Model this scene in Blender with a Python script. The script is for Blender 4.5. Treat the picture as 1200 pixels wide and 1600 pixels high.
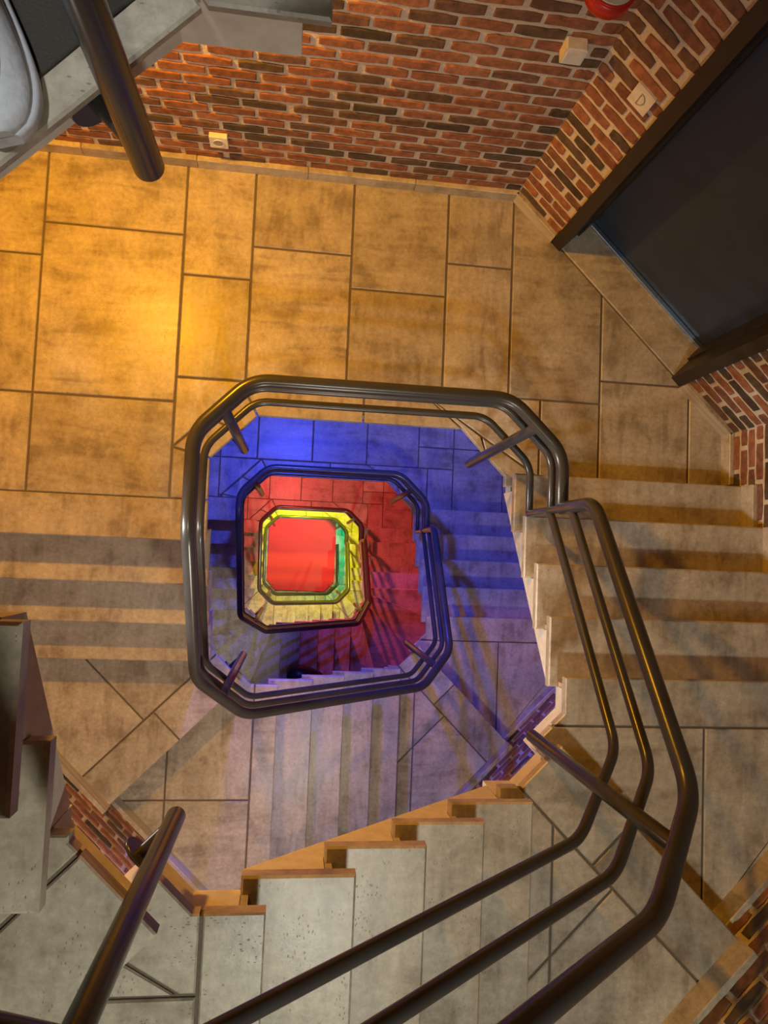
import bpy, bmesh, math, random
from mathutils import Vector, Matrix
random.seed(7)
S = bpy.context.scene
for o in list(bpy.data.objects): bpy.data.objects.remove(o)
COL = S.collection

# ------------------------------------------------------------------ camera
cd = bpy.data.cameras.new('camera'); cam = bpy.data.objects.new('camera', cd); COL.objects.link(cam)
ROT = Matrix(((0.99033022, -0.04856772, -0.12995089), (0.04087631, 0.99728725, -0.06121488), (0.13257144, 0.05531103, 0.98962897)))
cam.matrix_world = Matrix.Translation((0.38895504, 0.6411872, 3.7018944)) @ ROT.to_4x4()
cd.sensor_fit = 'HORIZONTAL'; cd.sensor_width = 36; cd.lens = 34.5; cd.clip_start = 0.05; cd.clip_end = 60
S.camera = cam

# ------------------------------------------------------------------ world, exposure
w = bpy.data.worlds.new('world'); S.world = w; w.use_nodes = True
w.node_tree.nodes['Background'].inputs[0].default_value = (1.0, .93, .82, 1); w.node_tree.nodes['Background'].inputs[1].default_value = 0.02
S.view_settings.view_transform = 'Standard'; S.view_settings.look = 'None'; S.view_settings.gamma = 1; S.view_settings.use_curve_mapping = False
S.view_settings.exposure = 0.0

# storeys: name, top z, bottom z, west noses, winders, colour words
R = 0.18
ZU, ZG, ZB, ZR, ZY, Z0 = 2.70, 0.0, -2.88, -7.77, -10.45, -13.05
# ------------------------------------------------------------------ lamps of the stairwell, with added fill lights
def lamp(name, loc, power, colour, size=.12, kind='AREA', target=None, spot=150, blend=.5):
    l = bpy.data.lights.new(name, kind); l.energy = power; l.color = colour
    if kind == 'AREA': l.shape = 'DISK'; l.size = size
    else: l.shadow_soft_size = size
    if kind == 'SPOT': l.spot_size = math.radians(spot); l.spot_blend = blend
    o = bpy.data.objects.new(name, l); COL.objects.link(o); o.location = loc
    if target is not None:
        o.rotation_euler = (Vector(target) - Vector(loc)).to_track_quat('-Z', 'Y').to_euler()
    return o
GOLD = (1.0, .43, .012); BLUE = (.045, .075, 1.0); RED = (1.0, .08, .08); YEL = (.75, .85, .02); GRN = (.0, .6, .25); WHITE = (1.0, .90, .71)
lamp('gold_lamp', (-.55, 2.32, ZG + 2.05), 215, GOLD, .06, 'SPOT', (-.3, 1.3, ZG), 160, .7)
lamp('blue_lamp', (.40, 1.88, ZB + 2.55), 290, BLUE, .06, 'SPOT', (.7, 1.2, ZB), 165, .3)
lamp('red_lamp', (.4, 1.85, ZR + 2.7), 230, RED, .06, 'SPOT', (.7, 1.2, ZR), 165, .3)
lamp('yellow_lamp', (.6, 1.95, ZY + 2.35), 520, YEL, .06, 'SPOT', (.7, 1.2, ZY), 165, .3)
lamp('green_lamp', (2.4, 1.6, Z0 + 2.0), 350, GRN, .06, 'SPOT', (2.0, .4, Z0), 110, .3)
lamp('carpet_fill', (.70, 2.42, Z0 + 2.2), 310, (1.0, .7, .6), .04, 'SPOT', (.72, .62, Z0), 42, .25)  # spot added to brighten the red carpet
lamp('top_lamp', (.72, -1.30, 4.28), 135, (.98, 1.0, .86), .10, 'SPOT', (.75, -.4, 1.2), 120, .9)
for x, y, z, p in ((.70, -1.30, ZG + 1.15, 62), (.70, -1.30, ZR + 1.15, 95), (.70, -1.30, ZY + 1.15, 260)):
    lamp('white_lamp', (x, y, z), p, WHITE, .12, 'SPOT', (x, y + 1.4, z - 3.2), 165, .4)
lamp('west_fill', (-1.15, .30, 1.20), 150, (1.0, .98, .92), .10, 'SPOT', (1.5, .66, .35), 42, .5)  # narrow spot added to brighten the well side of the east flight
lamp('west_fill', (-.60, .25, 1.45), 7, (1.0, .97, .92), .10, 'POINT')  # weak point light added to lift the shaded west steps
lamp('white_lamp', (.45, -1.25, ZB + 1.05), 85, WHITE, .12, 'SPOT', (-.55, -.15, ZB - 1.3), 54, .9)
lamp('landing_fill', (-.35, 1.2, 4.95), 105, (.93, .97, 1.0), .10, 'SPOT', (-.40, 1.55, 2.7), 48, .6)  # spot added to brighten the top landing and the shoe

# ------------------------------------------------------------------ materials
def nmat(name):
    m = bpy.data.materials.new(name); m.use_nodes = True; nt = m.node_tree
    return m, nt, nt.nodes['Principled BSDF']
def node(nt, t, **k):
    n = nt.nodes.new(t)
    for a, b in k.items(): setattr(n, a, b)
    return n
def plain(name, col, rough=.5, metal=0, bump=0, scale=40):
    m, nt, p = nmat(name); p.inputs['Base Color'].default_value = (*col, 1); p.inputs['Roughness'].default_value = rough; p.inputs['Metallic'].default_value = metal
    tc = node(nt, 'ShaderNodeTexCoord'); n = node(nt, 'ShaderNodeTexNoise'); n.inputs['Scale'].default_value = scale; n.inputs['Detail'].default_value = 4
    nt.links.new(tc.outputs['Object'], n.inputs['Vector'])
    r = node(nt, 'ShaderNodeValToRGB'); r.color_ramp.elements[0].position = .3; r.color_ramp.elements[1].position = .75
    r.color_ramp.elements[0].color = (*[c * .86 for c in col], 1); r.color_ramp.elements[1].color = (*[min(1, c * 1.08) for c in col], 1)
    nt.links.new(n.outputs['Fac'], r.inputs['Fac']); nt.links.new(r.outputs['Color'], p.inputs['Base Color'])
    if bump:
        b = node(nt, 'ShaderNodeBump'); b.inputs['Strength'].default_value = bump; b.inputs['Distance'].default_value = .004
        nt.links.new(n.outputs['Fac'], b.inputs['Height']); nt.links.new(b.outputs['Normal'], p.inputs['Normal'])
    return m
def stone(name, c1, c2, c3, rough=.42):
    m, nt, p = nmat(name); L = nt.links.new
    uv = node(nt, 'ShaderNodeUVMap', uv_map='UVMap'); gi = node(nt, 'ShaderNodeNewGeometry')
    mp = node(nt, 'ShaderNodeMapping'); mp.inputs['Scale'].default_value = (12, 2.0, 1)
    L(uv.outputs[0], mp.inputs['Vector'])
    st = node(nt, 'ShaderNodeTexNoise'); st.inputs['Scale'].default_value = 1.0; st.inputs['Detail'].default_value = 6; st.inputs['Distortion'].default_value = 1.4
    L(mp.outputs[0], st.inputs['Vector'])
    cl = node(nt, 'ShaderNodeTexNoise'); cl.inputs['Scale'].default_value = 5.5; cl.inputs['Detail'].default_value = 7; cl.inputs['Roughness'].default_value = .62
    L(uv.outputs[0], cl.inputs['Vector'])
    ft = node(nt, 'ShaderNodeTexNoise'); ft.inputs['Scale'].default_value = 42; ft.inputs['Detail'].default_value = 8; ft.inputs['Roughness'].default_value = .7
    L(uv.outputs[0], ft.inputs['Vector'])
    # clouded mix
    mx = node(nt, 'ShaderNodeMath', operation='MULTIPLY_ADD'); mx.inputs[1].default_value = .36
    a2 = node(nt, 'ShaderNodeMath', operation='MULTIPLY'); a2.inputs[1].default_value = .64
    L(st.outputs['Fac'], mx.inputs[0]); L(cl.outputs['Fac'], a2.inputs[0]); L(a2.outputs[0], mx.inputs[2])
    rp = node(nt, 'ShaderNodeValToRGB'); e = rp.color_ramp.elements
    e[0].position = .39; e[0].color = (*c1, 1); e[1].position = .60; e[1].color = (*c3, 1)
    x = e.new(.48); x.color = (*c2, 1)
    L(mx.outputs[0], rp.inputs['Fac'])
    # per tile tone
    rt = node(nt, 'ShaderNodeMapRange'); rt.inputs['To Min'].default_value = .86; rt.inputs['To Max'].default_value = 1.10
    L(gi.outputs['Random Per Island'], rt.inputs['Value'])
    m1 = node(nt, 'ShaderNodeVectorMath', operation='SCALE'); L(rp.outputs['Color'], m1.inputs[0]); L(rt.outputs[0], m1.inputs['Scale'])
    # stains
    sn = node(nt, 'ShaderNodeTexNoise'); sn.inputs['Scale'].default_value = 3.2; sn.inputs['Detail'].default_value = 5
    L(uv.outputs[0], sn.inputs['Vector'])
    sr = node(nt, 'ShaderNodeMapRange'); sr.inputs['From Min'].default_value = .58; sr.inputs['From Max'].default_value = .72; sr.inputs['To Min'].default_value = 1; sr.inputs['To Max'].default_value = .80
    L(sn.outputs['Fac'], sr.inputs['Value'])
    m2 = node(nt, 'ShaderNodeVectorMath', operation='SCALE'); L(m1.outputs[0], m2.inputs[0]); L(sr.outputs[0], m2.inputs['Scale'])
    # pits, clustered
    vo = node(nt, 'ShaderNodeTexVoronoi'); vo.inputs['Scale'].default_value = 125
    mv = node(nt, 'ShaderNodeMapping'); mv.inputs['Scale'].default_value = (1.0, .45, 1); L(uv.outputs[0], mv.inputs['Vector']); L(mv.outputs[0], vo.inputs['Vector'])
    pr = node(nt, 'ShaderNodeMapRange'); pr.inputs['From Min'].default_value = .10; pr.inputs['From Max'].default_value = .2; L(vo.outputs['Distance'], pr.inputs['Value'])
    pm = node(nt, 'ShaderNodeTexNoise'); pm.inputs['Scale'].default_value = 9; pm.inputs['Detail'].default_value = 3; L(uv.outputs[0], pm.inputs['Vector'])
    pq = node(nt, 'ShaderNodeMapRange'); pq.inputs['From Min'].default_value = .51; pq.inputs['From Max'].default_value = .60; pq.inputs['To Min'].default_value = 1; pq.inputs['To Max'].default_value = 0
    L(pm.outputs['Fac'], pq.inputs['Value'])
    mxp = node(nt, 'ShaderNodeMath', operation='MAXIMUM'); L(pr.outputs[0], mxp.inputs[0]); L(pq.outputs[0], mxp.inputs[1])
    pf = node(nt, 'ShaderNodeMapRange'); pf.inputs['To Min'].default_value = .60; L(mxp.outputs[0], pf.inputs['Value'])
    m3 = node(nt, 'ShaderNodeVectorMath', operation='SCALE'); L(m2.outputs[0], m3.inputs[0]); L(pf.outputs[0], m3.inputs['Scale'])
    # fine speckle
    fr = node(nt, 'ShaderNodeMapRange'); fr.inputs['From Min'].default_value = .3; fr.inputs['From Max'].default_value = .7; fr.inputs['To Min'].default_value = .74; fr.inputs['To Max'].default_value = 1.16
    L(ft.outputs['Fac'], fr.inputs['Value'])
    m4 = node(nt, 'ShaderNodeVectorMath', operation='SCALE'); L(m3.outputs[0], m4.inputs[0]); L(fr.outputs[0], m4.inputs['Scale'])
    L(m4.outputs[0], p.inputs['Base Color'])
    rr = node(nt, 'ShaderNodeMapRange'); rr.inputs['To Min'].default_value = rough - .1; rr.inputs['To Max'].default_value = rough + .2; L(cl.outputs['Fac'], rr.inputs['Value'])
    L(rr.outputs[0], p.inputs['Roughness'])
    hs = node(nt, 'ShaderNodeMath', operation='MULTIPLY_ADD'); hs.inputs[1].default_value = .35; L(ft.outputs['Fac'], hs.inputs[0]); L(mxp.outputs[0], hs.inputs[2])
    b = node(nt, 'ShaderNodeBump'); b.inputs['Strength'].default_value = .45; b.inputs['Distance'].default_value = .003
    L(hs.outputs[0], b.inputs['Height']); L(b.outputs['Normal'], p.inputs['Normal'])
    return m
M = {}
M['stone'] = stone('limestone', (.31, .255, .185), (.45, .385, .295), (.56, .49, .385), .31)
M['grout'] = plain('grout', (.16, .13, .095), .9, 0, .5, 120)
M['paint'] = plain('cream_paint', (.74, .68, .58), .6, 0, .15, 30)
M['metal'] = plain('dark_satin_metal', (.070, .068, .064), .27, .25, 0, 10)
M['frame'] = plain('dark_brown_frame', (.030, .022, .016), .45, .1, .2, 25)
M['door'] = plain('blue_black_door', (.030, .044, .075), .38, 0, .05, 6)
M['strip'] = plain('threshold_metal', (.45, .58, .80), .25, .9, 0, 30)
M['white'] = plain('white_plastic', (.80, .78, .74), .4, 0, 0, 30)
M['grey'] = plain('grey_plastic', (.35, .33, .30), .5, 0, 0, 30)
M['redp'] = plain('red_plastic', (.62, .03, .02), .35, 0, 0, 30)
M['maroon'] = plain('maroon_print', (.22, .05, .06), .6, 0, 0, 30)
M['carpet'] = plain('red_carpet', (.90, .045, .05), .9, 0, .3, 260)
M['black'] = plain('black_leather', (.012, .016, .016), .38, 0, .2, 60)
M['ceil'] = plain('white_ceiling', (.6, .57, .52), .8, 0, .1, 20)
M['darkfloor'] = plain('dark_brown_carpet', (.055, .048, .038), .9, 0, .6, 220)
M['shoe'] = plain('grey_white_leather', (.60, .61, .63), .6, 0, .3, 90)
M['sole'] = plain('white_rubber', (.66, .67, .70), .55, 0, .1, 60)
M['lace'] = plain('grey_seam', (.16, .17, .18), .8, 0, .2, 90)

def brick_mat():
    m, nt, p = nmat('brick_faces'); L = nt.links.new
    gi = node(nt, 'ShaderNodeNewGeometry'); tc = node(nt, 'ShaderNodeTexCoord')
    rp = node(nt, 'ShaderNodeValToRGB'); rp.color_ramp.interpolation = 'LINEAR'; e = rp.color_ramp.elements
    e[0].position = 0; e[0].color = (.055, .038, .028, 1); e[1].position = 1; e[1].color = (.37, .155, .08, 1)
    for pos, c in ((.10, (.10, .07, .045)), (.22, (.16, .085, .055)), (.5, (.25, .10, .058)), (.75, (.31, .125, .066))):
        x = e.new(pos); x.color = (*c, 1)
    L(gi.outputs['Random Per Island'], rp.inputs['Fac'])
    n = node(nt, 'ShaderNodeTexNoise'); n.inputs['Scale'].default_value = 26; n.inputs['Detail'].default_value = 8; n.inputs['Roughness'].default_value = .65
    L(tc.outputs['Object'], n.inputs['Vector'])
    r = node(nt, 'ShaderNodeMapRange'); r.inputs['From Min'].default_value = .3; r.inputs['From Max'].default_value = .7; r.inputs['To Min'].default_value = .55; r.inputs['To Max'].default_value = 1.35
    L(n.outputs['Fac'], r.inputs['Value'])
    s = node(nt, 'ShaderNodeVectorMath', operation='SCALE'); L(rp.outputs['Color'], s.inputs[0]); L(r.outputs[0], s.inputs['Scale']); L(s.outputs[0], p.inputs['Base Color'])
    p.inputs['Roughness'].default_value = .75
    b = node(nt, 'ShaderNodeBump'); b.inputs['Strength'].default_value = .7; b.inputs['Distance'].default_value = .006; L(n.outputs['Fac'], b.inputs['Height']); L(b.outputs['Normal'], p.inputs['Normal'])
    return m
M['brick'] = brick_mat()
M['mortar'] = plain('mortar', (.66, .58, .47), .9, 0, .9, 70)
def brick_flat():
    m, nt, p = nmat('brick_wall_texture'); L = nt.links.new
    uv = node(nt, 'ShaderNodeUVMap', uv_map='UVMap')
    bt = node(nt, 'ShaderNodeTexBrick'); bt.inputs['Scale'].default_value = 1; bt.inputs['Brick Width'].default_value = .2; bt.inputs['Row Height'].default_value = .065
    bt.inputs['Mortar Size'].default_value = .007; bt.inputs['Color1'].default_value = (.33, .10, .045, 1); bt.inputs['Color2'].default_value = (.12, .05, .03, 1); bt.inputs['Mortar'].default_value = (.55, .48, .38, 1)
    L(uv.outputs[0], bt.inputs['Vector']); L(bt.outputs['Color'], p.inputs['Base Color']); p.inputs['Roughness'].default_value = .8
    b = node(nt, 'ShaderNodeBump'); b.invert = True; b.inputs['Distance'].default_value = .006; L(bt.outputs['Fac'], b.inputs['Height']); L(b.outputs['Normal'], p.inputs['Normal'])
    return m
M['brickflat'] = brick_flat()

# ------------------------------------------------------------------ mesh helpers
def newbm():
    bm = bmesh.new(); bm.loops.layers.uv.new('UVMap'); return bm
def link(name, bm, mats, parent=None, smooth=False, loc=None):
    me = bpy.data.meshes.new(name); bmesh.ops.recalc_face_normals(bm, faces=bm.faces); bm.to_mesh(me); bm.free()
    for m in (mats if isinstance(mats, (list, tuple)) else [mats]): me.materials.append(M[m] if isinstance(m, str) else m)
    if smooth:
        for f in me.polygons: f.use_smooth = True
    o = bpy.data.objects.new(name, me); COL.objects.link(o)
    if parent is not None: o.parent = parent; o.matrix_parent_inverse = Matrix.Translation(parent.location).inverted()
    return o
def tag(o, label=None, cat=None, group=None, kind=None):
    for k, v in (('label', label), ('category', cat), ('group', group), ('kind', kind)):
        if v: o[k] = v
    return o
def empty(name, loc):
    o = bpy.data.objects.new(name, None); o.location = loc; o.empty_display_size = .1; COL.objects.link(o); return o
def area(p): return sum(p[i][0] * p[(i + 1) % len(p)][1] - p[(i + 1) % len(p)][0] * p[i][1] for i in range(len(p))) / 2
def ccw(p): return p if area(p) > 0 else p[::-1]
def clean(p):
    q = []
    for a in p:
        if not q or (abs(a[0] - q[-1][0]) + abs(a[1] - q[-1][1])) > 1e-4: q.append(a)
    if len(q) > 1 and (abs(q[0][0] - q[-1][0]) + abs(q[0][1] - q[-1][1])) < 1e-4: q.pop()
    r = []
    for i in range(len(q)):
        a, b, c = q[i - 1], q[i], q[(i + 1) % len(q)]
        cr = (b[0] - a[0]) * (c[1] - b[1]) - (b[1] - a[1]) * (c[0] - b[0])
        if abs(cr) > 1e-6: r.append(b)
    return r
def inset(p, d):
    p = ccw(clean(p)); n = len(p); out = []
    for i in range(n):
        a, b, c = Vector(p[i - 1]), Vector(p[i]), Vector(p[(i + 1) % n])
        e1 = (b - a).normalized(); e2 = (c - b).normalized()
        n1 = Vector((-e1.y, e1.x)); n2 = Vector((-e2.y, e2.x))
        k = 1 + n1.dot(n2)
        out.append(tuple(b + (n1 + n2) * (d / max(k, .25))))
    return out
def onwell(m):
    x, y = m
    if not (-.02 < x < 1.52 and -.19 < y < 1.45): return False
    return abs(x) < 2e-3 or abs(x - 1.5) < 2e-3 or abs(y + .163) < 2e-3 or (abs(x + y - .06) < .006 and x < .3) or (abs(x - y - 1.44) < .006 and x > 1.2)
def edge_inset(p, f):
    """inset with a distance per edge"""
    p = ccw(clean(p)); n = len(p); Ls = []
    for i in range(n):
        a, b = Vector(p[i]), Vector(p[(i + 1) % n]); d = (b - a).normalized(); nn = Vector((-d.y, d.x)); a = a + nn * f(tuple(p[i]), tuple(p[(i + 1) % n])); Ls.append((a, d))
    out = []
    for i in range(n):
        (a, d), (b, e) = Ls[i - 1], Ls[i]; k = d.x * e.y - d.y * e.x
        t = ((b.x - a.x) * e.y - (b.y - a.y) * e.x) / k; out.append(tuple(a + d * t))
    return out
def clip(p, a, b, c):
    """keep the side a*x + b*y <= c"""
    out = []; n = len(p)
    for i in range(n):
        P, Q = p[i], p[(i + 1) % n]; f = a * P[0] + b * P[1] - c; g = a * Q[0] + b * Q[1] - c
        if f <= 1e-9: out.append(P)
        if (f < -1e-9 and g > 1e-9) or (f > 1e-9 and g < -1e-9):
            t = f / (f - g); out.append((P[0] + (Q[0] - P[0]) * t, P[1] + (Q[1] - P[1]) * t))
    return clean(out)
def cuts(polys, *lines):
    for a, b, c in lines:
        nx = []
        for p in polys:
            for q in (clip(p, a, b, c), clip(p, -a, -b, -c)):
                if len(q) > 2 and abs(area(q)) > 2e-4: nx.append(q)
        polys = nx
    return polys
def slab(bm, poly, z0, z1, bev=.003, ang=None, mi=0):
    """stone or concrete prism with an arris on its upper edge; UVs in metres, own offset"""
    uvl = bm.loops.layers.uv.active; p = ccw(clean(poly))
    if len(p) < 3: return
    q = inset(p, bev) if bev else p
    ang = random.choice((0, math.pi / 2)) if ang is None else ang
    ox, oy = random.uniform(0, 50), random.uniform(0, 50); ca, sa = math.cos(ang), math.sin(ang)
    lo = [bm.verts.new((x, y, z0)) for x, y in p]
    mid = [bm.verts.new((x, y, z1 - bev)) for x, y in p] if bev else None
    hi = [bm.verts.new((x, y, z1)) for x, y in q]
    n = len(p); fs = [bm.faces.new(hi), bm.faces.new(lo[::-1])]
    rings = [(lo, mid), (mid, hi)] if bev else [(lo, hi)]
    for A, B in rings:
        for i in range(n):
            j = (i + 1) % n; fs.append(bm.faces.new((A[i], A[j], B[j], B[i])))
    for f in fs:
        f.material_index = mi; up = abs(f.normal.z) > .5 if f.normal.length else True
        f.normal_update(); up = abs(f.normal.z) > .5
        for l in f.loops:
            x, y, z = l.vert.co
            if not up: x, y = (x * .7 + y * .7, z + y * .1)
            l[uvl].uv = (ox + x * ca - y * sa, oy + x * sa + y * ca)
def boxp(x0, x1, y0, y1): return [(x0, y0), (x1, y0), (x1, y1), (x0, y1)]
def boxm(bm, x0, x1, y0, y1, z0, z1, mi=0, bev=0): slab(bm, boxp(x0, x1, y0, y1), z0, z1, bev, 0, mi)
def tube(bm, pts, r, seg=20, bend=.07, cap=True, mi=0):
    """round tube along a polyline with arcs at its corners"""
    P = [Vector(p) for p in pts]; path = [P[0]]
    for i in range(1, len(P) - 1):
        a, b, c = P[i - 1], P[i], P[i + 1]
        u = (a - b); v = (c - b); k = min(bend, u.length * .48, v.length * .48)
        s, e = b + u.normalized() * k, b + v.normalized() * k
        for t in range(9):
            t /= 8; path.append(s * (1 - t) ** 2 + b * 2 * t * (1 - t) + e * t * t)
    path.append(P[-1])
    q = [path[0]]
    for a in path[1:]:
        if (a - q[-1]).length > 1e-4: q.append(a)
    path = q; rings = []; T = (path[1] - path[0]).normalized()
    N = T.orthogonal().normalized()
    for i, c in enumerate(path):
        t = ((path[min(i + 1, len(path) - 1)] - path[max(i - 1, 0)])).normalized()
        N = (N - t * N.dot(t)).normalized(); B = t.cross(N)
        rings.append([bm.verts.new(c + (N * math.cos(a) + B * math.sin(a)) * r) for a in [2 * math.pi * k / seg for k in range(seg)]])
    for A, Bq in zip(rings, rings[1:]):
        for k in range(seg):
            f = bm.faces.new((A[k], A[(k + 1) % seg], Bq[(k + 1) % seg], Bq[k])); f.smooth = True; f.material_index = mi
    if cap == 'flat':
        bm.faces.new(rings[0][::-1]); bm.faces.new(rings[-1])
    elif cap:
        for ring, sgn in ((rings[0], -1), (rings[-1], 1)):
            c = sum((v.co for v in ring), Vector()) / seg
            t = (path[1] - path[0]).normalized() * -1 if sgn < 0 else (path[-1] - path[-2]).normalized()
            prev = ring
            for s, h in ((.93, .10), (.72, .20), (.4, .26)):
                nr = [bm.verts.new(c + (v.co - c) * s + t * r * h) for v in ring]
                for k in range(seg):
                    f = bm.faces.new((prev[k], prev[(k + 1) % seg], nr[(k + 1) % seg], nr[k])); f.smooth = True
                prev = nr
            bm.faces.new(prev)

# ------------------------------------------------------------------ plan
XW, XE, YN, YS = 0.0, 1.50, 1.319, -.163       # well edges (stone)
WX0, WX1, WY0, WY1 = -1.24, 2.74, -1.43, 2.59  # outer walls
NE_C = 1.512 + 2.59 ; NEn = (1.205, 1.228, 1.512 * 1.205 + 2.59 * 1.228)  # north-east wall: n.x <= c
SEc, SWc = 2.88, -1.39                         # x-y = SEc ; x+y = SWc
EY0, EG = 1.3042, .2205                        # east noses: y_k = EY0 - EG*k
SX0, SG = .3892, .2173                         # south noses
OV, LAP, TH, IN = .05, .07, .04, .044          # nosing, lap under next riser, stone thickness, slab set back
SOF = .39
def NEclip(p): return clip(p, *NEn)

def paving(bm, polys, z, gap=.010, ang=None, th=TH, bev=.004):
    for p in polys:
        q = inset(p, gap / 2)
        if len(q) > 2 and area(q) > 5e-4: slab(bm, q, z - th, z, bev, ang)

def landing(name, z, yw, layout, yn=YN, xend=None, yc=1.096, xc=.22, label=None):
    """full landing on the north side: paving tiles on a concrete slab"""
    xe = WX1 if xend is None else xend
    xw = 0 if xend is None else -.07; ycw = yc + xw * 1.04
    bm = newbm()
    tiles = []
    # regions (all in plan); border strip around the well, then field tiles
    yb = yn + .148; bxw = -.188; dE = 1.64
    if xend is None:
        strip = [[(bxw, max(.884, yw + .205)), (0, max(.884, yw + .205)), (0, max(yc, yw + .21)), (bxw, 1.14)],
                 [(bxw, 1.14), (0, yc), (xc * .6, yc + (yn - yc) * .6), (-.02, 1.30)],
                 [(-.02, 1.30), (xc * .6, yc + (yn - yc) * .6), (xc, yn), (.14, yb)],
                 [(.14, yb), (xc, yn), (.75, yn), (.75, yb)], [(.75, yb), (.75, yn), (1.27, yn), (1.09, yb)],
                 [(1.09, yb), (1.27, yn), (1.40, 1.188), (1.37, 1.29)], [(1.37, 1.29), (1.40, 1.188), (1.5, 1.087), (1.5, 1.03), (1.64, 1.03), (1.64, 1.12)]]
    else:
        strip = [[(bxw, .66), (xw, .66), (xw, ycw), (bxw, yc + .05)], [(bxw, yc + .05), (xw, ycw), (xc, yn), (.14, yb)], [(.14, yb), (xc, yn), (xe, yn), (xe, yb)]]
    yl = max(.884, yw + .205)
    k1 = (-(yb - 1.14), (.14 - bxw), -(yb - 1.14) * bxw + (.14 - bxw) * 1.14)     # inside of the north-west border line
    k2 = ((yb - 1.12), (1.64 - 1.09), (yb - 1.12) * 1.09 + (1.64 - 1.09) * yb)
    NW = lambda p: clip(p, -k1[0], -k1[1], -k1[2]); NEc = lambda p: clip(p, -k2[0], -k2[1], -k2[2])
    I = lambda p: p
    if layout == 'gold':
        spec = [(-1.24, -.8575, .884, 1.366, I), (-1.24, -.8575, 1.366, 2.045, I), (-1.24, -.8575, 2.045, 2.59, I),
                (-.8575, -.188, .884, 1.366, I), (-.8575, -.188, 1.366, 2.211, I), (-.8575, -.188, 2.211, 2.59, I),
                (-.188, .151, 1.13, 1.49, NW), (-.188, .151, 1.49, 2.01, I), (-.188, .151, 2.01, 2.59, I),
                (.151, .655, yb, 2.184, I), (.151, .655, 2.184, 2.59, I), (.655, 1.155, yb, 2.012, I), (.655, 1.155, 2.012, 2.59, I),
                (1.155, 1.509, yb, 2.192, I), (1.155, 1.509, 2.192, 2.59, I), (1.509, 2.012, 1.503, 2.70, I),
                (1.09, 1.685, 1.10, 1.503, NEc), (1.685, 2.012, .884, 1.503, I), (2.012, 2.5185, .884, 1.628, I), (2.012, 2.5185, 1.628, 2.6, I), (2.5185, 2.76, .884, 2.0, I)]
    else:
        spec = [(-1.24, -.72, yl, 1.70, I), (-1.24, -.72, 1.70, 2.59, I), (-.72, -.22, yl, 1.467, I), (-.72, -.22, 1.467, 2.0, I), (-.72, -.22, 2.0, 2.59, I),
                (-.22, .15, 1.13, 1.467, NW)]
        for a, b, c in ((-.22, .10, 1.98), (.10, .585, 2.1), (.585, 1.075, 2.05), (1.075, 1.551, 2.12)): spec += [(a, b, 1.467, c, I), (a, b, c, 2.59, I)]
        spec += [(1.551, 1.877, 1.467, 1.66, I), (1.551, 1.877, 1.66, 2.6, I), (1.09, 1.64, 1.10, 1.467, NEc), (1.64, 1.877, .884, 1.467, I),
                 (1.877, 2.35, .884, 1.66, I), (1.877, 2.35, 1.66, 2.6, I), (2.35, 2.76, .884, 2.2, I)]
    out = []
    for a, b, c, d, fn in spec:
        p = boxp(a, min(b, xe), c, d) if a < xe else []
        if not p: continue
        p = NEclip(fn(p))
        if len(p) > 2 and abs(area(p)) > 1e-3: out.append(p)
    nose = [(WX0, yw), (xw, yw), (xw, yl), (WX0, yl)]
    tiles = out + strip
    if layout != 'top':
        paving(bm, tiles, z)
    th = .014 if layout == 'top' else TH
    slab(bm, inset(nose, .002), z - th, z, .005, 0)
    if xend is None:
        # strip in the door recess
        pass
    if layout == 'top':
        paving(bm, strip, z, th=.014)
    o = link('floor', bm, ['stone'])
    # concrete under it
    bm = newbm(); i = IN
    conc = [(WX0, yw + .07), (-i, yw + .07), (-i, yc + i * .4), (xc - i * .4, yn + i), (1.27 + i * .4, yn + i), (1.5 + i, 1.087 + i * .4), (1.5 + i, 1.013), (WX1, 1.013), (WX1, 1.385), (1.512, 2.59), (WX0, 2.59)]
    if xend is not None: conc = [(WX0, yw + .07), (-.115, yw + .07), (-.115, 1.113), (.194, 1.419), (xe - .047, 1.420), (xe - .047, 2.59), (WX0, 2.59)]
    slab(bm, conc, z - .12, z - th - .0005, 0, 0)
    c = link('landing_slab', bm, 'paint', o)
    bm = newbm(); g = inset(conc, .004); slab(bm, g, z - th, z - .007, 0, 0); link('grout_bed', bm, 'grout', o)
    tag(o, kind='structure')
    if label: o['label'] = label
    return o

def profile(bm, prof, axis, a, b):
    """extrude a vertical profile (s, z) from a to b along the other axis; axis 'y': profile runs along y, extruded in x"""
    uvl = bm.loops.layers.uv.active
    def P(s, z, t): return (t, s, z) if axis == 'y' else (s, t, z)
    A = [bm.verts.new(P(s, z, a)) for s, z in prof]; B = [bm.verts.new(P(s, z, b)) for s, z in prof]
    fs = [bm.faces.new(A), bm.faces.new(B[::-1])]
    for i in range(len(prof)):
        j = (i + 1) % len(prof); fs.append(bm.faces.new((A[i], B[i], B[j], A[j])))
    for f in fs: f.normal_update()
    bmesh.ops.triangulate(bm, faces=fs[:2], ngon_method='EAR_CLIP')

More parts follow.
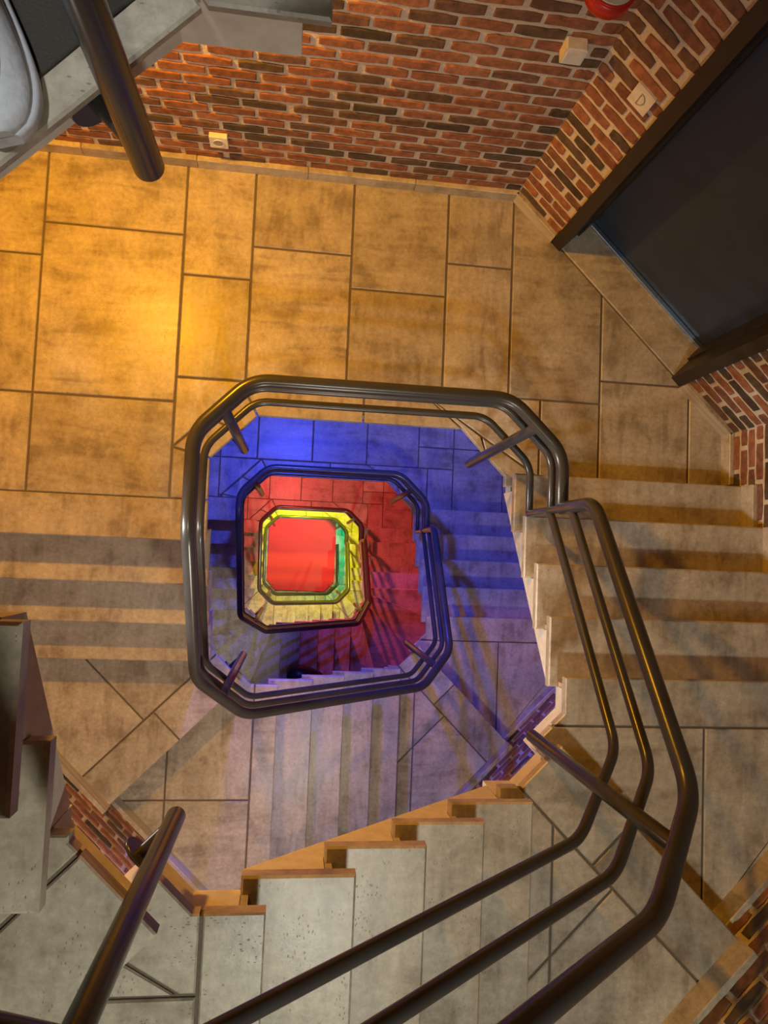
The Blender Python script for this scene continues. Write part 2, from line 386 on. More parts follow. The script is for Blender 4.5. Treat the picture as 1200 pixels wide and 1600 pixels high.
def flight(side, noses, ztop, r, label, out_wall, last_drop=True):
    """noses: positions in walking-down order; ztop: level of the first nose (upper floor)"""
    n = len(noses); g = abs(noses[1] - noses[0])
    sgn = {'W': -1, 'S': 1, 'E': 1}[side]        # direction of descent along the axis
    mid = {'W': (-.62, noses[0], ztop), 'S': (noses[0], -.8, ztop), 'E': (2.12, noses[0], ztop)}[side]
    e = empty('stair_flight', mid)
    def rect(s0, s1, ov=0):
        s0, s1 = min(s0, s1), max(s0, s1)
        if side == 'W': return boxp(WX0 + .0, XW - ov, s0, s1)
        if side == 'E': return boxp(XE + ov, WX1, s0, s1)
        return boxp(s0, s1, WY0, YS - ov)
    for k in range(1, n):
        bm = newbm(); z = ztop - k * r
        slab(bm, rect(noses[k], noses[k - 1] - sgn * LAP), z - TH, z, .006, 0)
        link('tread', bm, 'stone', e)
    for k in range(n):
        bm = newbm(); z = ztop - k * r; f = noses[k] - sgn * OV
        slab(bm, rect(f, f - sgn * .02, IN), z - r, z - TH - .001, .001, 0)
        link('riser', bm, 'stone', e)
    # concrete
    # stepped top then soffit parallel to the nose line
    f0 = noses[0] - sgn * (LAP + .002); fl = noses[-1] - sgn * (LAP + .002)
    zl = ztop - (n - 1) * r
    soff = lambda s: (ztop - abs(s - noses[0]) / g * r * (1 if (s - noses[0]) * sgn > 0 else -1)) - SOF
    prof = [(f0, ztop - TH - .002)]
    for k in range(n):
        f = noses[k] - sgn * (LAP + .002); z = ztop - k * r - TH - .002
        if k: prof.append((f, z))
        prof.append((f, z - r))
    # prof now ends on the last riser line's top; add its lower end and the soffit
    prof.append((fl, min(soff(fl), zl - r - TH - .03)))
    prof.append((f0, soff(f0)))
    bm = newbm()
    # flipped stepping: first point sits on the floor above
    if side == 'W': profile(bm, prof, 'y', WX0, XW - IN)
    elif side == 'E': profile(bm, prof, 'y', XE + IN, WX1)
    else: profile(bm, prof, 'x', WY0, YS - IN)
    link('flight_slab', bm, 'paint', e)
    # stepped stone skirting on the wall side
    for k in range(1, n):
        bm = newbm(); z = ztop - k * r; a = noses[k]; b = noses[k - 1] - sgn * OV
        a, b = min(a, b), max(a, b)
        if side == 'W': slab(bm, boxp(WX0, WX0 + .03, a, b), z, z + .10, .003, 0)
        elif side == 'E': slab(bm, boxp(WX1 - .03, WX1, a, b), z, z + .10, .003, 0)
        else: slab(bm, boxp(a, b, WY0, WY0 + .03), z, z + .10, .003, 0)
        link('skirting', bm, 'stone', e)
    tag(e, label, 'stairs')
    return e

def platform(poly, joints, z, label, skirts=(), hide=None, rz=R, edge=None, riser=None, thick=.21):
    e = empty('corner_landing', (sum(p[0] for p in poly) / len(poly), sum(p[1] for p in poly) / len(poly), z))
    bm = newbm(); ps = cuts([poly], *joints)
    if callable(hide): ps = hide(ps)
    paving(bm, ps, z, .009); link('paving', bm, 'stone', e)
    near = lambda u, v: abs(u[0] - v[0]) + abs(u[1] - v[1]) < .004
    def dist(a, b):
        if onwell(((a[0] + b[0]) / 2, (a[1] + b[1]) / 2)): return IN
        if riser and ((near(a, riser[0]) and near(b, riser[1])) or (near(b, riser[0]) and near(a, riser[1]))): return OV + .021
        if edge and abs(a[edge[0]] - edge[1]) < .003 and abs(b[edge[0]] - edge[1]) < .003: return OV + .018
        return .001
    q = edge_inset(poly, dist)
    bm = newbm(); slab(bm, q, z - thick, z - TH - .001, 0, 0); link('slab', bm, 'paint', e)
    bm = newbm(); slab(bm, inset(poly, .012), z - TH + .002, z - .008, 0, 0); link('grout_bed', bm, 'grout', e)
    for (p0, p1) in skirts:
        a, b = Vector(p0), Vector(p1); d = (b - a).normalized(); nn = Vector((-d.y, d.x)) * .03
        bm = newbm(); slab(bm, [tuple(a), tuple(b), tuple(b + nn), tuple(a + nn)], z, z + .10, .004, 0); link('skirting', bm, 'stone', e)
    if riser:
        a, b = Vector(riser[0]), Vector(riser[1]); d = (b - a).normalized(); nn = Vector((-d.y, d.x))
        a2, b2 = a + nn * OV, b + nn * OV
        bm = newbm(); slab(bm, [tuple(a2), tuple(b2), tuple(b2 + nn * .02), tuple(a2 + nn * .02)], z - rz, z - TH - .001, .001, 0); link('riser', bm, 'stone', e)
    tag(e, label, 'landing')
    return e

def isec(l1, l2):
    (a, b, c), (d, e, f) = l1, l2; k = a * e - b * d
    return ((c * e - b * f) / k, (a * f - c * d) / k)
CH_SW = (1, 1, .06); CH_SE = (1, -1, 1.44); WSW = (1, 1, SWc); WSE = (1, -1, SEc)

def storey(zt, zb, wn, r, wind, words, rail_kw, layout=None):
    n = len(wn); up, low = words
    flight('W', wn, zt, r, 'limestone steps on the left of the well, going down from the %s landing' % up, None)
    if not wind:
        # south-west corner: two levels split by a diagonal nose
        za = zt - n * r; zb1 = za - r
        nose = (1, -1, .30)
        P1 = isec(CH_SW, nose); P2 = isec(WSW, nose)
        platform([(WX0, wn[-1] + LAP), (0, wn[-1] + LAP), (0, .06), P1, P2, (WX0, SWc - WX0)],
                 [(1, -1, -.02)], za, 'higher level of the tiled bottom-left corner platform, below the %s landing' % up, [(P2, (WX0, SWc - WX0))][:0] + [((WX0, SWc - WX0), P2)],
                 hide=lambda ps: [q for p in ps for q in (cuts([p], (1, 1, -.718)) if sum(v[0] - v[1] for v in p) / len(p) < -.05 else cuts([p], (1, 1, -.62)))],
                 rz=r, riser=(P2, P1), thick=.17)
        n2 = (1, -1, .20); Q1 = isec(CH_SW, n2); Q2 = isec(WSW, n2)
        platform([Q1, (.223, YS), (SX0, YS), (SX0, WY0), (SWc - WY0, WY0), Q2],
                 [(1, 0, .243)], zb1, 'lower level of the tiled bottom-left corner platform, below the %s landing' % up, [(Q2, (SWc - WY0, WY0))],
                 hide=lambda ps: [q for p in ps for q in ((cuts([p], (0, 1, -.857), (1, 0, -.255)) if up != 'top' else [t for u in cuts([p], (0, 1, -.343)) for t in (cuts([u], (.62, 1, -.217)) if max(v[1] for v in u) > -.3 else [u])]) if max(v[0] for v in p) < .3 else [p])], rz=r, edge=(0, SX0))
        sn = [SX0 + SG * k for k in range(5)]
        flight('S', sn, zb1, r, 'limestone steps at the bottom side of the well, between the %s and %s landings' % (up, low), None)
        zc = zb1 - 5 * r; zd = zc - r
        nose = (1, 1, 1.41); P1 = isec(CH_SE, nose); P2 = isec(WSE, nose)
        platform([(sn[-1] - LAP, YS), (1.277, YS), P1, P2, (SEc + WY0, WY0), (sn[-1] - LAP, WY0)],
                 [(1, 1, 1.10)], zc, 'higher level of the tiled bottom-right corner platform, above the %s landing' % low, [((SEc + WY0, WY0), P2)],
                 hide=lambda ps: [q for p in ps for q in (cuts([p], (1, -1, 2.165), (1, 0, 1.40)) if sum(v[0] + v[1] for v in p) / len(p) < 1.0 else cuts([p], (1, -1, 2.0)))], rz=r, riser=(P2, P1))
        n2 = (1, 1, 1.31); Q1 = isec(CH_SE, n2); Q2 = isec(WSE, n2)
        en = [EY0 - EG * k for k in range(5, 0, -1)]
        platform([Q1, (XE, .06), (XE, en[0]), (WX1, en[0]), (WX1, WX1 - SEc), Q2],
                 [(0, 1, .010), ], zd, 'lower level of the tiled bottom-right corner platform, above the %s landing' % low, [(Q2, (WX1, WX1 - SEc)), ((WX1, WX1 - SEc), (WX1, en[0]))],
                 hide=lambda ps: [q for p in ps for q in (cuts([p], (1, 0, 2.09)) if max(v[1] for v in p) < .05 else [p])], rz=r, edge=(1, en[0]))
        flight('E', en, zd, r, 'limestone steps on the right of the well, rising from the %s landing' % low, None)
        nS0 = zb1; nE = zb
    else:
        # winders in both corners
        k = n
        reg = [(WX0, wn[-1] + LAP), (0, wn[-1] + LAP), (0, .06), (.223, YS), (SX0, YS), (SX0, WY0), (SWc - WY0, WY0), (WX0, SWc - WX0)]
        def hp(p, q):  # line through p,q as a,b,c ; left side <= c
            a, b = (q[1] - p[1]), -(q[0] - p[0]); return (a, b, a * p[0] + b * p[1])
        LN = [hp((-.29, -.16), (0.03, -.015)), hp((-.25, -.40), (.09, -.03)), hp((.12, -.667), (.335, -.12))]
        cur = reg
        for i in range(4):
            z = zt - (n + i) * r; p = cur
            if i < 3:
                p = clip(cur, *LN[i]); 
                a, b, c = LN[i]; L_ = math.hypot(a, b)
                cur = clip(cur, -a, -b, -c + LAP * L_)
            if len(p) < 3: continue
            platform(p, [], z, ['first', 'second', 'third', 'fourth'][i] + ' wedge step down in the bottom-left turn below the blue-lit landing', [], rz=r)
        z1 = zt - (n + 3) * r
        sn = [SX0 + SG * j for j in range(5)]
        flight('S', sn, z1, r, 'limestone steps at the bottom side of the well, between the %s and %s landings' % (up, low), None)
        z2 = z1 - 5 * r
        reg = [(sn[-1] - LAP, YS), (1.277, YS), (XE, .06), (XE, .201), (WX1, .201), (WX1, WX1 - SEc), (SEc + WY0, WY0), (sn[-1] - LAP, WY0)]
        LN = [hp((1.40, -.12), (1.594, -.756)), hp((1.44, 0.06), (2.14, -.62)), hp((1.46, .16), (2.274, -.118))]
        LN = [(-a, -b, -c) for a, b, c in LN]
        cur = reg
        for i in range(4):
            z = z2 - i * r; p = cur
            if i < 3:
                p = clip(cur, *LN[i]); a, b, c = LN[i]; L_ = math.hypot(a, b)
                cur = clip(cur, -a, -b, -c + LAP * L_)
            if len(p) < 3: continue
            platform(p, [], z, ['first', 'second', 'third', 'fourth'][i] + ' wedge step down in the bottom-right turn above the red-lit landing', [], rz=r)
        en = [EY0 - EG * j for j in range(5, 0, -1)]
        flight('E', en, z2 - 3 * r, r, 'limestone steps on the right of the well, rising from the %s landing' % low, None)
        nS0 = z1; nE = zb
    # ---------------- railing
    i = .02; yn = rail_kw.get('yn', YN); yc = rail_kw.get('yc', 1.096)
    e = empty('stair_railing', (.75, .6, zt))
    wz = lambda y: zt - max(0, (wn[0] - y)) / .2213 * r
    sz = lambda x: nS0 - (x - SX0) / SG * r
    ez = lambda y: zb + (EY0 - y) / EG * r
    specs = [('handrail', .026, .87, .83), ('mid_rail', .017, .75, .61), ('mid_rail', .017, .47, .38)]
    for nm, rad, hl, hf in specs:
        pts = []
        if rail_kw.get('start', 'jog') == 'jog':
            pts += [(XE - i, .865, zt + hl), (XE - i, 1.096 - .5 * i, zt + hl), (1.27 - .5 * i, yn - i, zt + hl)]
        else:
            pts += [(.40, yn + .25, zt + hl), (.40, yn - i, zt + hl)]
        pts += [(.22 + .5 * i, yn - i, zt + hl), (i, yc - .5 * i, zt + hl), (i, wn[0] + .04, zt + hl), (i, .07, wz(.07) + hf), (.223 + .5 * i, YS + i, sz(.23) + hf),
                (1.277 - .5 * i, YS + i, sz(1.267) + hf), (XE - i, .055, ez(.055) + hf), (XE - i, .865, ez(.865) + hf)]
        if rail_kw.get('start', 'jog') != 'jog': pts[5] = (i + .015, .125, wz(.125) + hf)
        if rail_kw.get('end', 'jog') == 'jog': pts += [(XE - i, .8649, zb + hl)]
        bm = newbm()
        if rail_kw.get('end', 'jog') == 'jog':
            off = .035
            pts[-1] = (XE - i, .865 + off * 0 + .001, zb + hl + .0)
        tube(bm, pts, rad, 20, .075 if nm == 'handrail' else .06, cap=True)
        link(nm, bm, 'metal', e)
    pi = .062
    def post(x, y, dx, dy, zbot, ztop_):
        o_ = pi - .016
        bm = newbm(); tube(bm, [(x, y, zbot), (x + dx * o_, y + dy * o_, ztop_)], .0235, 24, 0); p = link('post', bm, 'metal', e)
        bm = newbm(); zf = zbot + .05
        tube(bm, [(x, y, zf), (x + dx * (pi + IN - .004), y + dy * (pi + IN - .004), zf)], .016, 14, 0, cap=False)
        c = Vector((x + dx * (pi + IN - .012), y + dy * (pi + IN - .012), zf)); c2 = c + Vector((dx, dy, 0)) * .010
        tube(bm, [tuple(c), tuple(c2)], .047, 28, 0, cap='flat'); link('flange', bm, 'metal', p)
    s = .7071
    if rail_kw.get('start', 'jog') == 'jog':
        post(1.385 - pi * s, 1.203 - pi * s, s, s, zt - .13, zt + .86)
    post(.11 + pi * s, (yc + yn) / 2 - pi * s, -s, s, zt - .13, zt + .86)
    zs = nS0; post(.112 + pi * s, -.052 + pi * s, -s, -s, zs - .16, (wz(.07) + sz(.23)) / 2 + .82)
    za = (sz(1.267) + ez(.055)) / 2
    post(1.388 - pi * s, -.052 + pi * s, s, -s, za - .16, za + .82)
    tag(e, rail_kw['label'], 'railing')

# ================================================================== structure: walls, ceiling, ground
BH, BP, BL = .047, .065, .205
def wall(name, p0, p1, areas, zone, flip_out=.18):
    """p0->p1 with the room on the left; areas (s0,s1,z0,z1); zone (z0,z1) in which bricks are modelled one by one"""
    a = Vector(p0); b = Vector(p1); d = (b - a).normalized(); L = (b - a).length; nn = Vector((-d.y, d.x))
    bm = newbm(); uvl = bm.loops.layers.uv.active
    rnd = random.Random(hash(name) % 1000 if False else len(name) * 13 + int(L * 100))
    def P(s, z, t): q = a + d * s + nn * t; return (q.x, q.y, z)
    def quadbox(s0, s1, z0, z1, t0, t1, mi):
        vs = [bm.verts.new(P(s, z, t)) for t in (t0, t1) for s, z in ((s0, z0), (s1, z0), (s1, z1), (s0, z1))]
        for idx in ((3, 2, 1, 0), (4, 5, 6, 7), (0, 1, 5, 4), (1, 2, 6, 5), (2, 3, 7, 6), (3, 0, 4, 7)):
            f = bm.faces.new([vs[i] for i in idx]); f.material_index = mi
            for l in f.loops:
                c = l.vert.co; s = (Vector((c.x, c.y)) - a).dot(d); l[uvl].uv = (s, c.z)
    for (s0, s1, z0, z1) in areas:
        zz = [z0] + [z for z in zone if z0 < z < z1] + [z1]
        for c, e_ in zip(zz, zz[1:]):
            inz = zone[0] - 1e-6 <= c and e_ <= zone[1] + 1e-6
            quadbox(s0, s1, c, e_, -flip_out, 0 if inz else .006, 1 if inz else 2)
            if not inz: continue
            row0 = int(math.floor(c / BP))
            for row in range(row0, int(e_ / BP) + 1):
                zb_ = row * BP + .008; zt_ = zb_ + BH
                if zb_ < c or zt_ > e_: continue
                s = -BL * (.5 if row % 2 else 0) + rnd.uniform(-.02, .02)
                while s < s1:
                    w_ = BL - .019 + rnd.uniform(-.014, .008)
                    x0, x1 = max(s, s0 + .003), min(s + w_, s1 - .003)
                    if x1 - x0 > .03:
                        j = lambda k: rnd.uniform(-k, k)
                        t = .007 + j(.002)
                        N = 5
                        ring0 = []; ring1 = []
                        for q in range(N + 1):
                            u = x0 + (x1 - x0) * q / N; ring0.append((u, zb_ + j(.0030) + (.004 if q in (0, N) else 0)))
                        for q in range(N, -1, -1):
                            u = x0 + (x1 - x0) * q / N; ring0.append((u, zt_ + j(.0030) - (.004 if q in (0, N) else 0)))
                        cz = (zb_ + zt_) / 2; cx = (x0 + x1) / 2
                        lo = [bm.verts.new(P(u, z, -.001)) for u, z in ring0]
                        up = [bm.verts.new(P(u, z, t * .75)) for u, z in ring0]
                        hi = [bm.verts.new(P(cx + (u - cx) * (1 - .005 / max((x1 - x0) / 2, .01)), cz + (z - cz) * .84, t + j(.0012))) for u, z in ring0]
                        m_ = len(lo)
                        for A, B in ((lo, up), (up, hi)):
                            for q in range(m_):
                                f = bm.faces.new((A[q], A[(q + 1) % m_], B[(q + 1) % m_], B[q])); f.material_index = 0
                        h = m_ // 2
                        for q in range(h - 1):
                            f = bm.faces.new((hi[q], hi[q + 1], hi[m_ - 2 - q], hi[m_ - 1 - q])); f.material_index = 0
                    s += BL + 0
        # end
    o = link(name, bm, ['brick', 'mortar', 'brickflat']); tag(o, kind='structure'); return o
ZT = 5.2
wall('wall_north', (1.512, 2.59), (WX0, 2.59), [(0, 1.512 - WX0, Z0, ZT)], (-.01, 3.0))
NL = math.hypot(1.228, 1.205)
wall('wall_northeast', (2.74, 1.385), (1.512, 2.59), [(0, NL - 1.349, Z0, ZT), (NL - .308, NL, Z0, ZT), (NL - 1.349, NL - .308, 2.10, ZT), (NL - 1.349, NL - .308, Z0, -.02)], (-.01, 3.0))
wall('wall_east', (2.74, WX1 - SEc), (2.74, 1.385), [(0, 1.385 - (WX1 - SEc), Z0, ZT)], (-.01, 2.0))
wall('wall_southeast', (SEc + WY0, WY0), (WX1, WX1 - SEc), [(0, math.hypot(WX1 - SEc - WY0, WX1 - SEc - WY0), Z0, ZT)], (-3.2, 2.4))
wall('wall_south', (SWc - WY0, WY0), (SEc + WY0, WY0), [(0, SEc + WY0 - (SWc - WY0), Z0, ZT)], (-1.0, -.9))
wall('wall_southwest', (WX0, SWc - WX0), (SWc - WY0, WY0), [(0, math.hypot(SWc - WX0 - WY0, SWc - WX0 - WY0), Z0, ZT)], (-1.8, .6))
wall('wall_west', (WX0, WY1), (WX0, SWc - WX0), [(0, WY1 - (SWc - WX0), Z0, ZT)], (-1.0, -.9))
bm = newbm(); boxm(bm, -1.6, 3.1, -1.8, 2.95, ZT, ZT + .1); tag(link('ceiling', bm, 'ceil'), kind='structure')
bm = newbm(); boxm(bm, -1.5, 3.0, -1.7, 2.85, Z0 - .2, Z0 - .012); bmg = link('floor', bm, 'grout'); tag(bmg, kind='structure')
bm = newbm()
ps = cuts([[(WX0, SWc - WX0), (SWc - WY0, WY0), (SEc + WY0, WY0), (WX1, WX1 - SEc), (WX1, 1.385), (1.512, 2.59), (WX0, 2.59)]],
          (1, 0, -.8), (1, 0, -.3), (1, 0, .2), (1, 0, .7), (1, 0, 1.2), (1, 0, 1.64), (1, 0, 1.95), (1, 0, 2.3), (0, 1, -.8), (0, 1, -.3), (0, 1, .3), (0, 1, .9), (0, 1, 1.46), (0, 1, 2.0))
paving(bm, ps, Z0, .008, None, .012); link('paving', bm, 'stone', bmg)

# landings (full width, north side)
UPW = [.451, .229, .007]; GW = [.6802 - .2213 * k for k in range(4)]; BW = [.905, .70, .482, .271, .05]; RW = [.93, .71, .49, .27, .05]
landing('floor', ZU, UPW[0], 'top', 1.391, .423, 1.138, .243)
landing('floor', ZG, GW[0], 'gold')
landing('floor', ZB, BW[0], 'blue')
landing('floor', ZR, RW[0], 'blue')
landing('floor', ZY, GW[0], 'blue')
# dark carpet on the top landing
bm = newbm(); c = [(WX0 + .02, .70), (-.19, .70), (-.19, 1.155), (.14, 1.50), (.42, 1.50), (.42, 2.56), (WX0 + .02, 2.56)]
c = [(WX0 + .02, .70), (-.125, .70), (-.125, 1.085), (.205, 1.448), (.42, 1.448), (.42, 2.56), (WX0 + .02, 2.56)]
slab(bm, c, ZU - .006, ZU + .006, .002, 0)
tag(link('floor_carpet', bm, 'darkfloor'), 'dark brown carpet behind the pale stone edge of the top landing', 'carpet')

storey(ZU, ZG, UPW, R, False, ('top', 'amber-lit'), dict(start='end', yn=1.391, yc=1.138, label='dark metal tube railing nearest the camera, beside the top flights'))
storey(ZG, ZB, GW, R, False, ('amber-lit', 'blue-lit'), dict(label='dark metal tube railing around the well at the amber-lit landing'))
storey(ZB, ZR, BW, (ZB - ZR) / 21, True, ('blue-lit', 'red-lit'), dict(label='dark metal tube railing around the well at the blue-lit landing'))
storey(ZR, ZY, RW, (ZR - ZY) / 17, False, ('red-lit', 'yellow-lit'), dict(label='dark metal tube railing around the well at the red-lit landing'))
storey(ZY, Z0, GW, (ZY - Z0) / 16, False, ('yellow-lit', 'green-lit ground'), dict(label='dark metal tube railing around the well at the yellow-lit landing', end='floor'))

# skirting of the landings
def baseboard(name, p0, p1, z, h=.078, t=.03):
    a = Vector(p0); b = Vector(p1); d = (b - a).normalized(); nn = Vector((-d.y, d.x)) * t
    bm = newbm(); L = (b - a).length; k = max(1, round(L / .55)); 
    for i in range(k):
        q0 = a + d * (L * i / k + .001); q1 = a + d * (L * (i + 1) / k - .001)
        slab(bm, [tuple(q0), tuple(q1), tuple(q1 + nn), tuple(q0 + nn)], z, z + h, .004, 0)
    tag(link(name, bm, 'stone'), kind='structure')
for z in (ZU, ZG, ZB, ZR, ZY):
    x1 = 1.512 if z != ZU else .42
    baseboard('baseboard_north', (x1, 2.59), (WX0, 2.59), z)
    baseboard('baseboard_west', (WX0, 2.56), (WX0, .95), z)
    if z != ZU:
        D = Vector((1.228, -1.205)).normalized(); C0 = Vector((1.512, 2.59))
        if z == ZG:
            baseboard('baseboard_northeast', tuple(C0 + D * .306), tuple(C0), z); baseboard('baseboard_northeast', (2.74, 1.385), tuple(C0 + D * 1.352), z)
        else: baseboard('baseboard_northeast', (2.74, 1.385), (1.512, 2.59), z)
        baseboard('baseboard_east', (2.74, 1.10), (2.74, 1.385), z)

# ------------------------------------------------------------------ the door in the north-east wall
D = Vector((1.228, -1.205)).normalized(); C0 = Vector((1.512, 2.59)); Nn = Vector((-D.y, D.x))   # Nn points out of the room
if Nn.dot(Vector((1, 1))) < 0: Nn = -Nn
def dq(s, t): q = C0 + D * s + Nn * t; return (q.x, q.y)
def dbox(bm, s0, s1, t0, t1, z0, z1, bev=.003): slab(bm, [dq(s0, t0), dq(s1, t0), dq(s1, t1), dq(s0, t1)], z0, z1, bev, 0)
de = empty('door_1', (*dq(.83, .24), 0))
tag(de, kind='structure')
bm = newbm(); dbox(bm, .372, 1.272, .235, .28, .012, 2.05); leaf = link('door_leaf', bm, 'door', de)
bm = newbm()
for s0, s1 in ((.308, .372), (1.285, 1.349)):
    dbox(bm, s0, s1, -.022, .12, 0, 2.10)
dbox(bm, .372, 1.285, -.022, .12, 2.04, 2.10)
dbox(bm, .318, .385, .12, .30, 0, 2.10); dbox(bm, 1.272, 1.34, .12, .30, 0, 2.10); dbox(bm, .385, 1.272, .12, .30, 2.055, 2.10)
link('door_frame', bm, 'frame', de)
bm = newbm(); dbox(bm, .38, 1.275, .208, .234, 0.0, .016); link('threshold_strip', bm, 'strip', de)
bm = newbm(); tube(bm, [(*dq(1.20, .235), 1.05), (*dq(1.20, .18), 1.05), (*dq(1.08, .18), 1.05)], .010, 12, .02); link('door_handle', bm, 'metal', de)
# floor inside the recess
bm = newbm(); paving(bm, [[dq(.31, 0), dq(1.35, 0), dq(1.35, .29), dq(.31, .29)]], 0, .006)
tag(link('floor', bm, 'stone'), kind='structure')

# ------------------------------------------------------------------ things on the walls
def rot_parts(o): pass
# socket low on the north wall
e = empty('wall_socket', (-.017, 2.578, .255)); tag(e, 'white square socket plate low on the brick wall just above the skirting', 'socket')
def ybox(bm, cx, cz, w_, h_, y0, y1, bev=.003):
    # rounded plate facing south
    vs = []
    slab(bm, boxp(cx - w_ / 2, cx + w_ / 2, y0, y1), cz - h_ / 2, cz + h_ / 2, bev, 0)
bm = newbm(); ybox(bm, -.017, .255, .084, .090, 2.560, 2.588); link('plate', bm, 'white', e)
bm = newbm(); tube(bm, [(-.017, 2.562, .255), (-.017, 2.556, .255)], .026, 24, 0, cap=False); link('rim', bm, 'white', e)
bm = newbm()
c = bmesh.ops.create_circle(bm, cap_ends=True, radius=.021, segments=24, matrix=Matrix.Translation((-.017, 2.5575, .255)) @ Matrix.Rotation(math.pi / 2, 4, 'X'))
link('recess', bm, 'grey', e)
# box higher on the north wall, near the corner
e = empty('wall_sensor_box', (1.38, 2.57, 1.14)); tag(e, 'small white plastic box on the brick wall below the red alarm', 'box')
bm = newbm(); slab(bm, boxp(1.325, 1.408, 2.535, 2.59), 1.125, 1.205, .005, 0); link('housing', bm, 'white', e)
bm = newbm(); slab(bm, boxp(1.333, 1.400, 2.531, 2.536), 1.132, 1.195, .001, 0); link('front_cover', bm, 'white', e)
# switch on the north-east wall
e = empty('light_switch', (*dq(.215, -.012), 1.13)); tag(e, 'cream light switch on the narrow brick strip beside the dark door', 'switch')
bm = newbm(); dbox(bm, .168, .262, -.022, .002, 1.085, 1.185); link('plate', bm, 'white', e)
bm = newbm(); pts = []
for k in range(0, 13):
    a = -math.pi / 2 + math.pi * k / 12; pts.append((.212 + .026 * math.cos(a) - .006, 1.135 + .028 * math.sin(a)))
pts.append(pts[0]); tube(bm, [(*dq(s_, -.023), z_) for s_, z_ in pts], .0024, 6, 0); link('rocker_outline', bm, 'grey', e)
bm = newbm(); dbox(bm, .207, .218, -.0235, -.021, 1.122, 1.148, .001); link('rocker', bm, 'white', e)
# red alarm
e = empty('alarm_beacon', (1.35, 2.49, 1.53)); tag(e, 'round red alarm with white lettered top, high in the brick corner', 'alarm')
def disc(bm, c, r0, r1, z0, z1, seg=40):
    A = [bm.verts.new((c[0] + r0 * math.cos(t), c[1] + r0 * math.sin(t), z0)) for t in [2 * math.pi * k / seg for k in range(seg)]]
    B = [bm.verts.new((c[0] + r1 * math.cos(t), c[1] + r1 * math.sin(t), z1)) for t in [2 * math.pi * k / seg for k in range(seg)]]
    for k in range(seg):
        f = bm.faces.new((A[k], A[(k + 1) % seg], B[(k + 1) % seg], B[k])); f.smooth = True
    bm.faces.new(B); bm.faces.new(A[::-1])
AC = (1.341, 2.50); AZ = .115
bm = newbm(); disc(bm, AC, .078, .083, 1.39 + AZ, 1.40 + AZ); disc(bm, AC, .083, .083, 1.40 + AZ, 1.445 + AZ); disc(bm, AC, .083, .076, 1.445 + AZ, 1.45 + AZ); boxm(bm, AC[0] - .035, AC[0] + .035, 2.55, 2.592, 1.375 + AZ, 1.44 + AZ); link('housing', bm, 'redp', e)
bm = newbm(); disc(bm, AC, .073, .071, 1.45 + AZ, 1.453 + AZ); top = link('top_disc', bm, 'white', e)
bm = newbm()
rr = random.Random(3)
for k in range(26):   # unreadable ring of lettering strokes
    t = 2 * math.pi * k / 26; c1 = Vector((AC[0] + .044 * math.cos(t), AC[1] + .044 * math.sin(t))); u = Vector((math.cos(t + .5), math.sin(t + .5))); v = Vector((-u.y, u.x))
    p = [c1 + u * .011 + v * .0014, c1 + u * .011 - v * .0014, c1 - u * .011 - v * .0014, c1 - u * .011 + v * .0014]
    slab(bm, [tuple(q) for q in p], 1.4525 + AZ, 1.4536 + AZ, 0, 0)
link('lettering', bm, 'maroon', top)

# ------------------------------------------------------------------ red carpet at the foot of the well
bm = newbm(); slab(bm, [(0.0, .03), (.20, -.19), (1.29, -.19), (1.5, .03), (1.5, 1.5), (0.0, 1.5)], Z0, Z0 + .02, .004, 0)
tag(link('red_carpet', bm, 'carpet'), 'bright red carpet on the ground floor at the bottom of the well', 'carpet')

# ------------------------------------------------------------------ black bag on the purple-lit steps
r2 = (ZB - ZR) / 21
def blob(bm, c, rad, rotz=0, seg=24, ring=14, flat=0, fn=None):
    m = Matrix.Translation(c) @ Matrix.Rotation(rotz, 4, 'Z') @ Matrix.Diagonal((*rad, 1))
    g = bmesh.ops.create_uvsphere(bm, u_segments=seg, v_segments=ring, radius=1, matrix=m)
    for f in bm.faces: f.smooth = True
    return g['verts']
zbag = ZB - 8 * r2 - 1 * r2
e = empty('shoulder_bag', (.64, -.74, zbag)); tag(e, 'black rounded bag lying on the purple-lit steps far below', 'bag')
bm = newbm(); vs = blob(bm, (.62, -.75, zbag + .12), (.15, .125, .12))
for v in vs:
    dx = v.co.x - .62
    if dx > 0: v.co.x += dx * 1.1; v.co.y -= dx * .35; v.co.z -= dx * .15
link('bag_body', bm, 'black', e)
bm = newbm(); tube(bm, [(.72, -.72, zbag + .16), (.86, -.80, zbag + .20), (1.0, -.92, zbag + .08), (.9, -.98, zbag + .02)], .018, 10, .06); link('strap', bm, 'black', e)

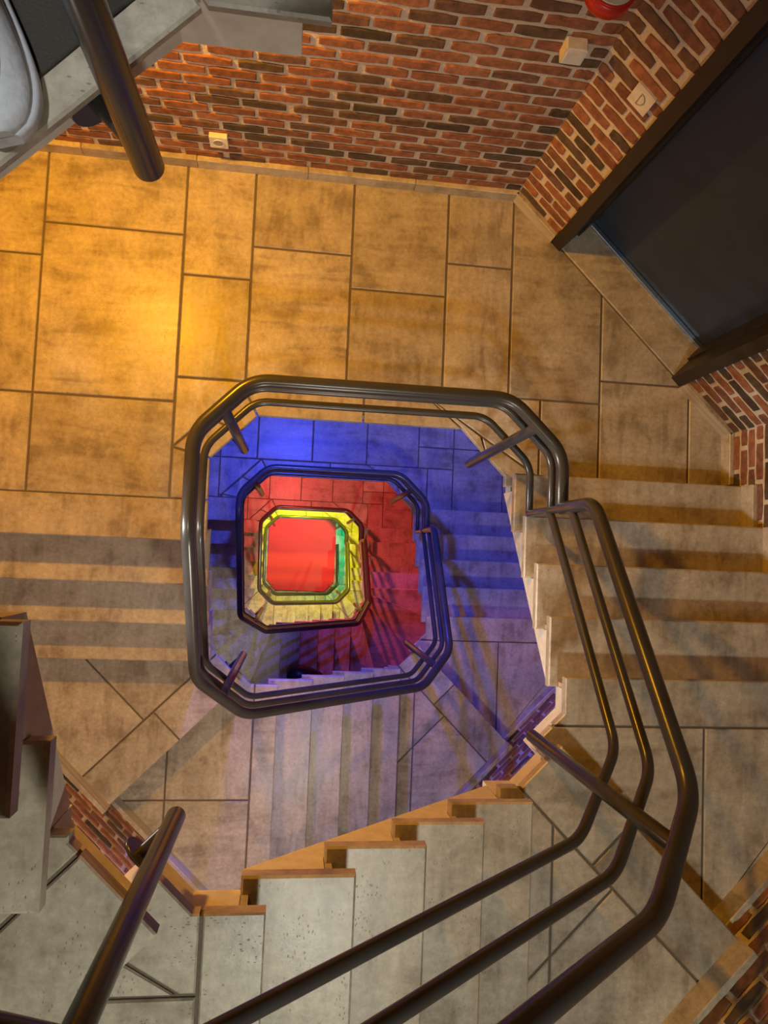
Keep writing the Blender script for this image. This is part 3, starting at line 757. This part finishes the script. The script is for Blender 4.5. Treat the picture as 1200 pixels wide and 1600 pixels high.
# ------------------------------------------------------------------ the shoe on the top landing
SC = Vector((.014, 1.158)); yaw = math.radians(19)
e = empty('sneaker', (SC.x, SC.y, ZU)); tag(e, 'grey-white sneaker standing at the edge of the top landing', 'shoe')
def shoe_outline(t, side):   # t 0 toe .. 1 heel, half width
    if t < .3: return .050 * (max(0, 1 - ((.3 - t) / .3) ** 2.3)) ** .5
    if t < .86: k = (t - .3) / .56; k = k * k * (3 - 2 * k); return .050 - .015 * k
    return .035 * (max(0, 1 - ((t - .86) / .14) ** 2.3)) ** .5
LEN = .30
def sp(t, u, z):   # u -1..1 across
    x = u; y = t * LEN; ca, sa = math.cos(yaw), math.sin(yaw)
    return (SC.x - .005 + x * ca - y * sa * -1 * -1, SC.y + y * ca + x * sa, ZU + z)
def shoe_loft(name, mat, prof, par):
    """prof(t) -> list of (u, z) across; lofted from toe to heel"""
    bm = newbm(); rows = []
    for i in range(25):
        t = .004 + .992 * i / 24; rows.append([bm.verts.new(sp(t, u, z)) for u, z in prof(t)])
    for A, B in zip(rows, rows[1:]):
        for k in range(len(A)):
            f = bm.faces.new((A[k], A[(k + 1) % len(A)], B[(k + 1) % len(B)], B[k])); f.smooth = True
    bm.faces.new(rows[0]); bm.faces.new(rows[-1][::-1]); return link(name, bm, mat, par)
def psole(t):
    w_ = shoe_outline(t, 0) + .007; return [(w_, .008), (w_ + .001, .022), (w_ - .003, .03), (-w_ + .003, .03), (-w_ - .001, .022), (-w_, .008)]
def pup(t):
    w_ = shoe_outline(t, 0) + .001; h = .05 + .05 * min(1, max(0, (t - .05) / .45)) ** 1.2 if t > .03 else .04
    if t < .12: h = .034 + (.05 - .034) * math.sqrt(t / .12) + .006
    out = []
    for k in range(13):
        a = math.pi * k / 12; out.append((w_ * math.cos(a) * (1 - .18 * math.sin(a) ** 2), .028 + (h - .028) * math.sin(a) ** .8))
    return out
shoe_loft('sole', 'sole', psole, e); upr = shoe_loft('upper', 'shoe', pup, e)
bm = newbm(); pts = []
for k in range(25):
    a = math.pi * (k / 24) ; t = .42 - .27 * math.sin(a); u = .028 * math.cos(a)
    zz = .058 + .05 * max(0, (t - .05) / .45) ** 1.1 - .010 * abs(u) / .028
    pts.append(sp(t, u, zz - .004))
tube(bm, pts, .0022, 8, 0); link('tongue_seam', bm, 'lace', upr)
bm = newbm(); pts = [sp(.20 - .12 * math.sin(math.pi * k / 16), .044 * math.cos(math.pi * k / 16), .047 - .008 * abs(math.cos(math.pi * k / 16))) for k in range(17)]
tube(bm, pts, .0015, 8, 0); link('toe_seam', bm, 'lace', upr)
for t in (.34, .42, .50, .58):
    bm = newbm(); h = .062 + .05 * max(0, (t - .05) / .45) ** 1.1
    tube(bm, [sp(t, -.024, h - .006), sp(t - .01, 0, h + .003), sp(t, .024, h - .006)], .0035, 8, .01); link('lace', bm, 'sole', upr)
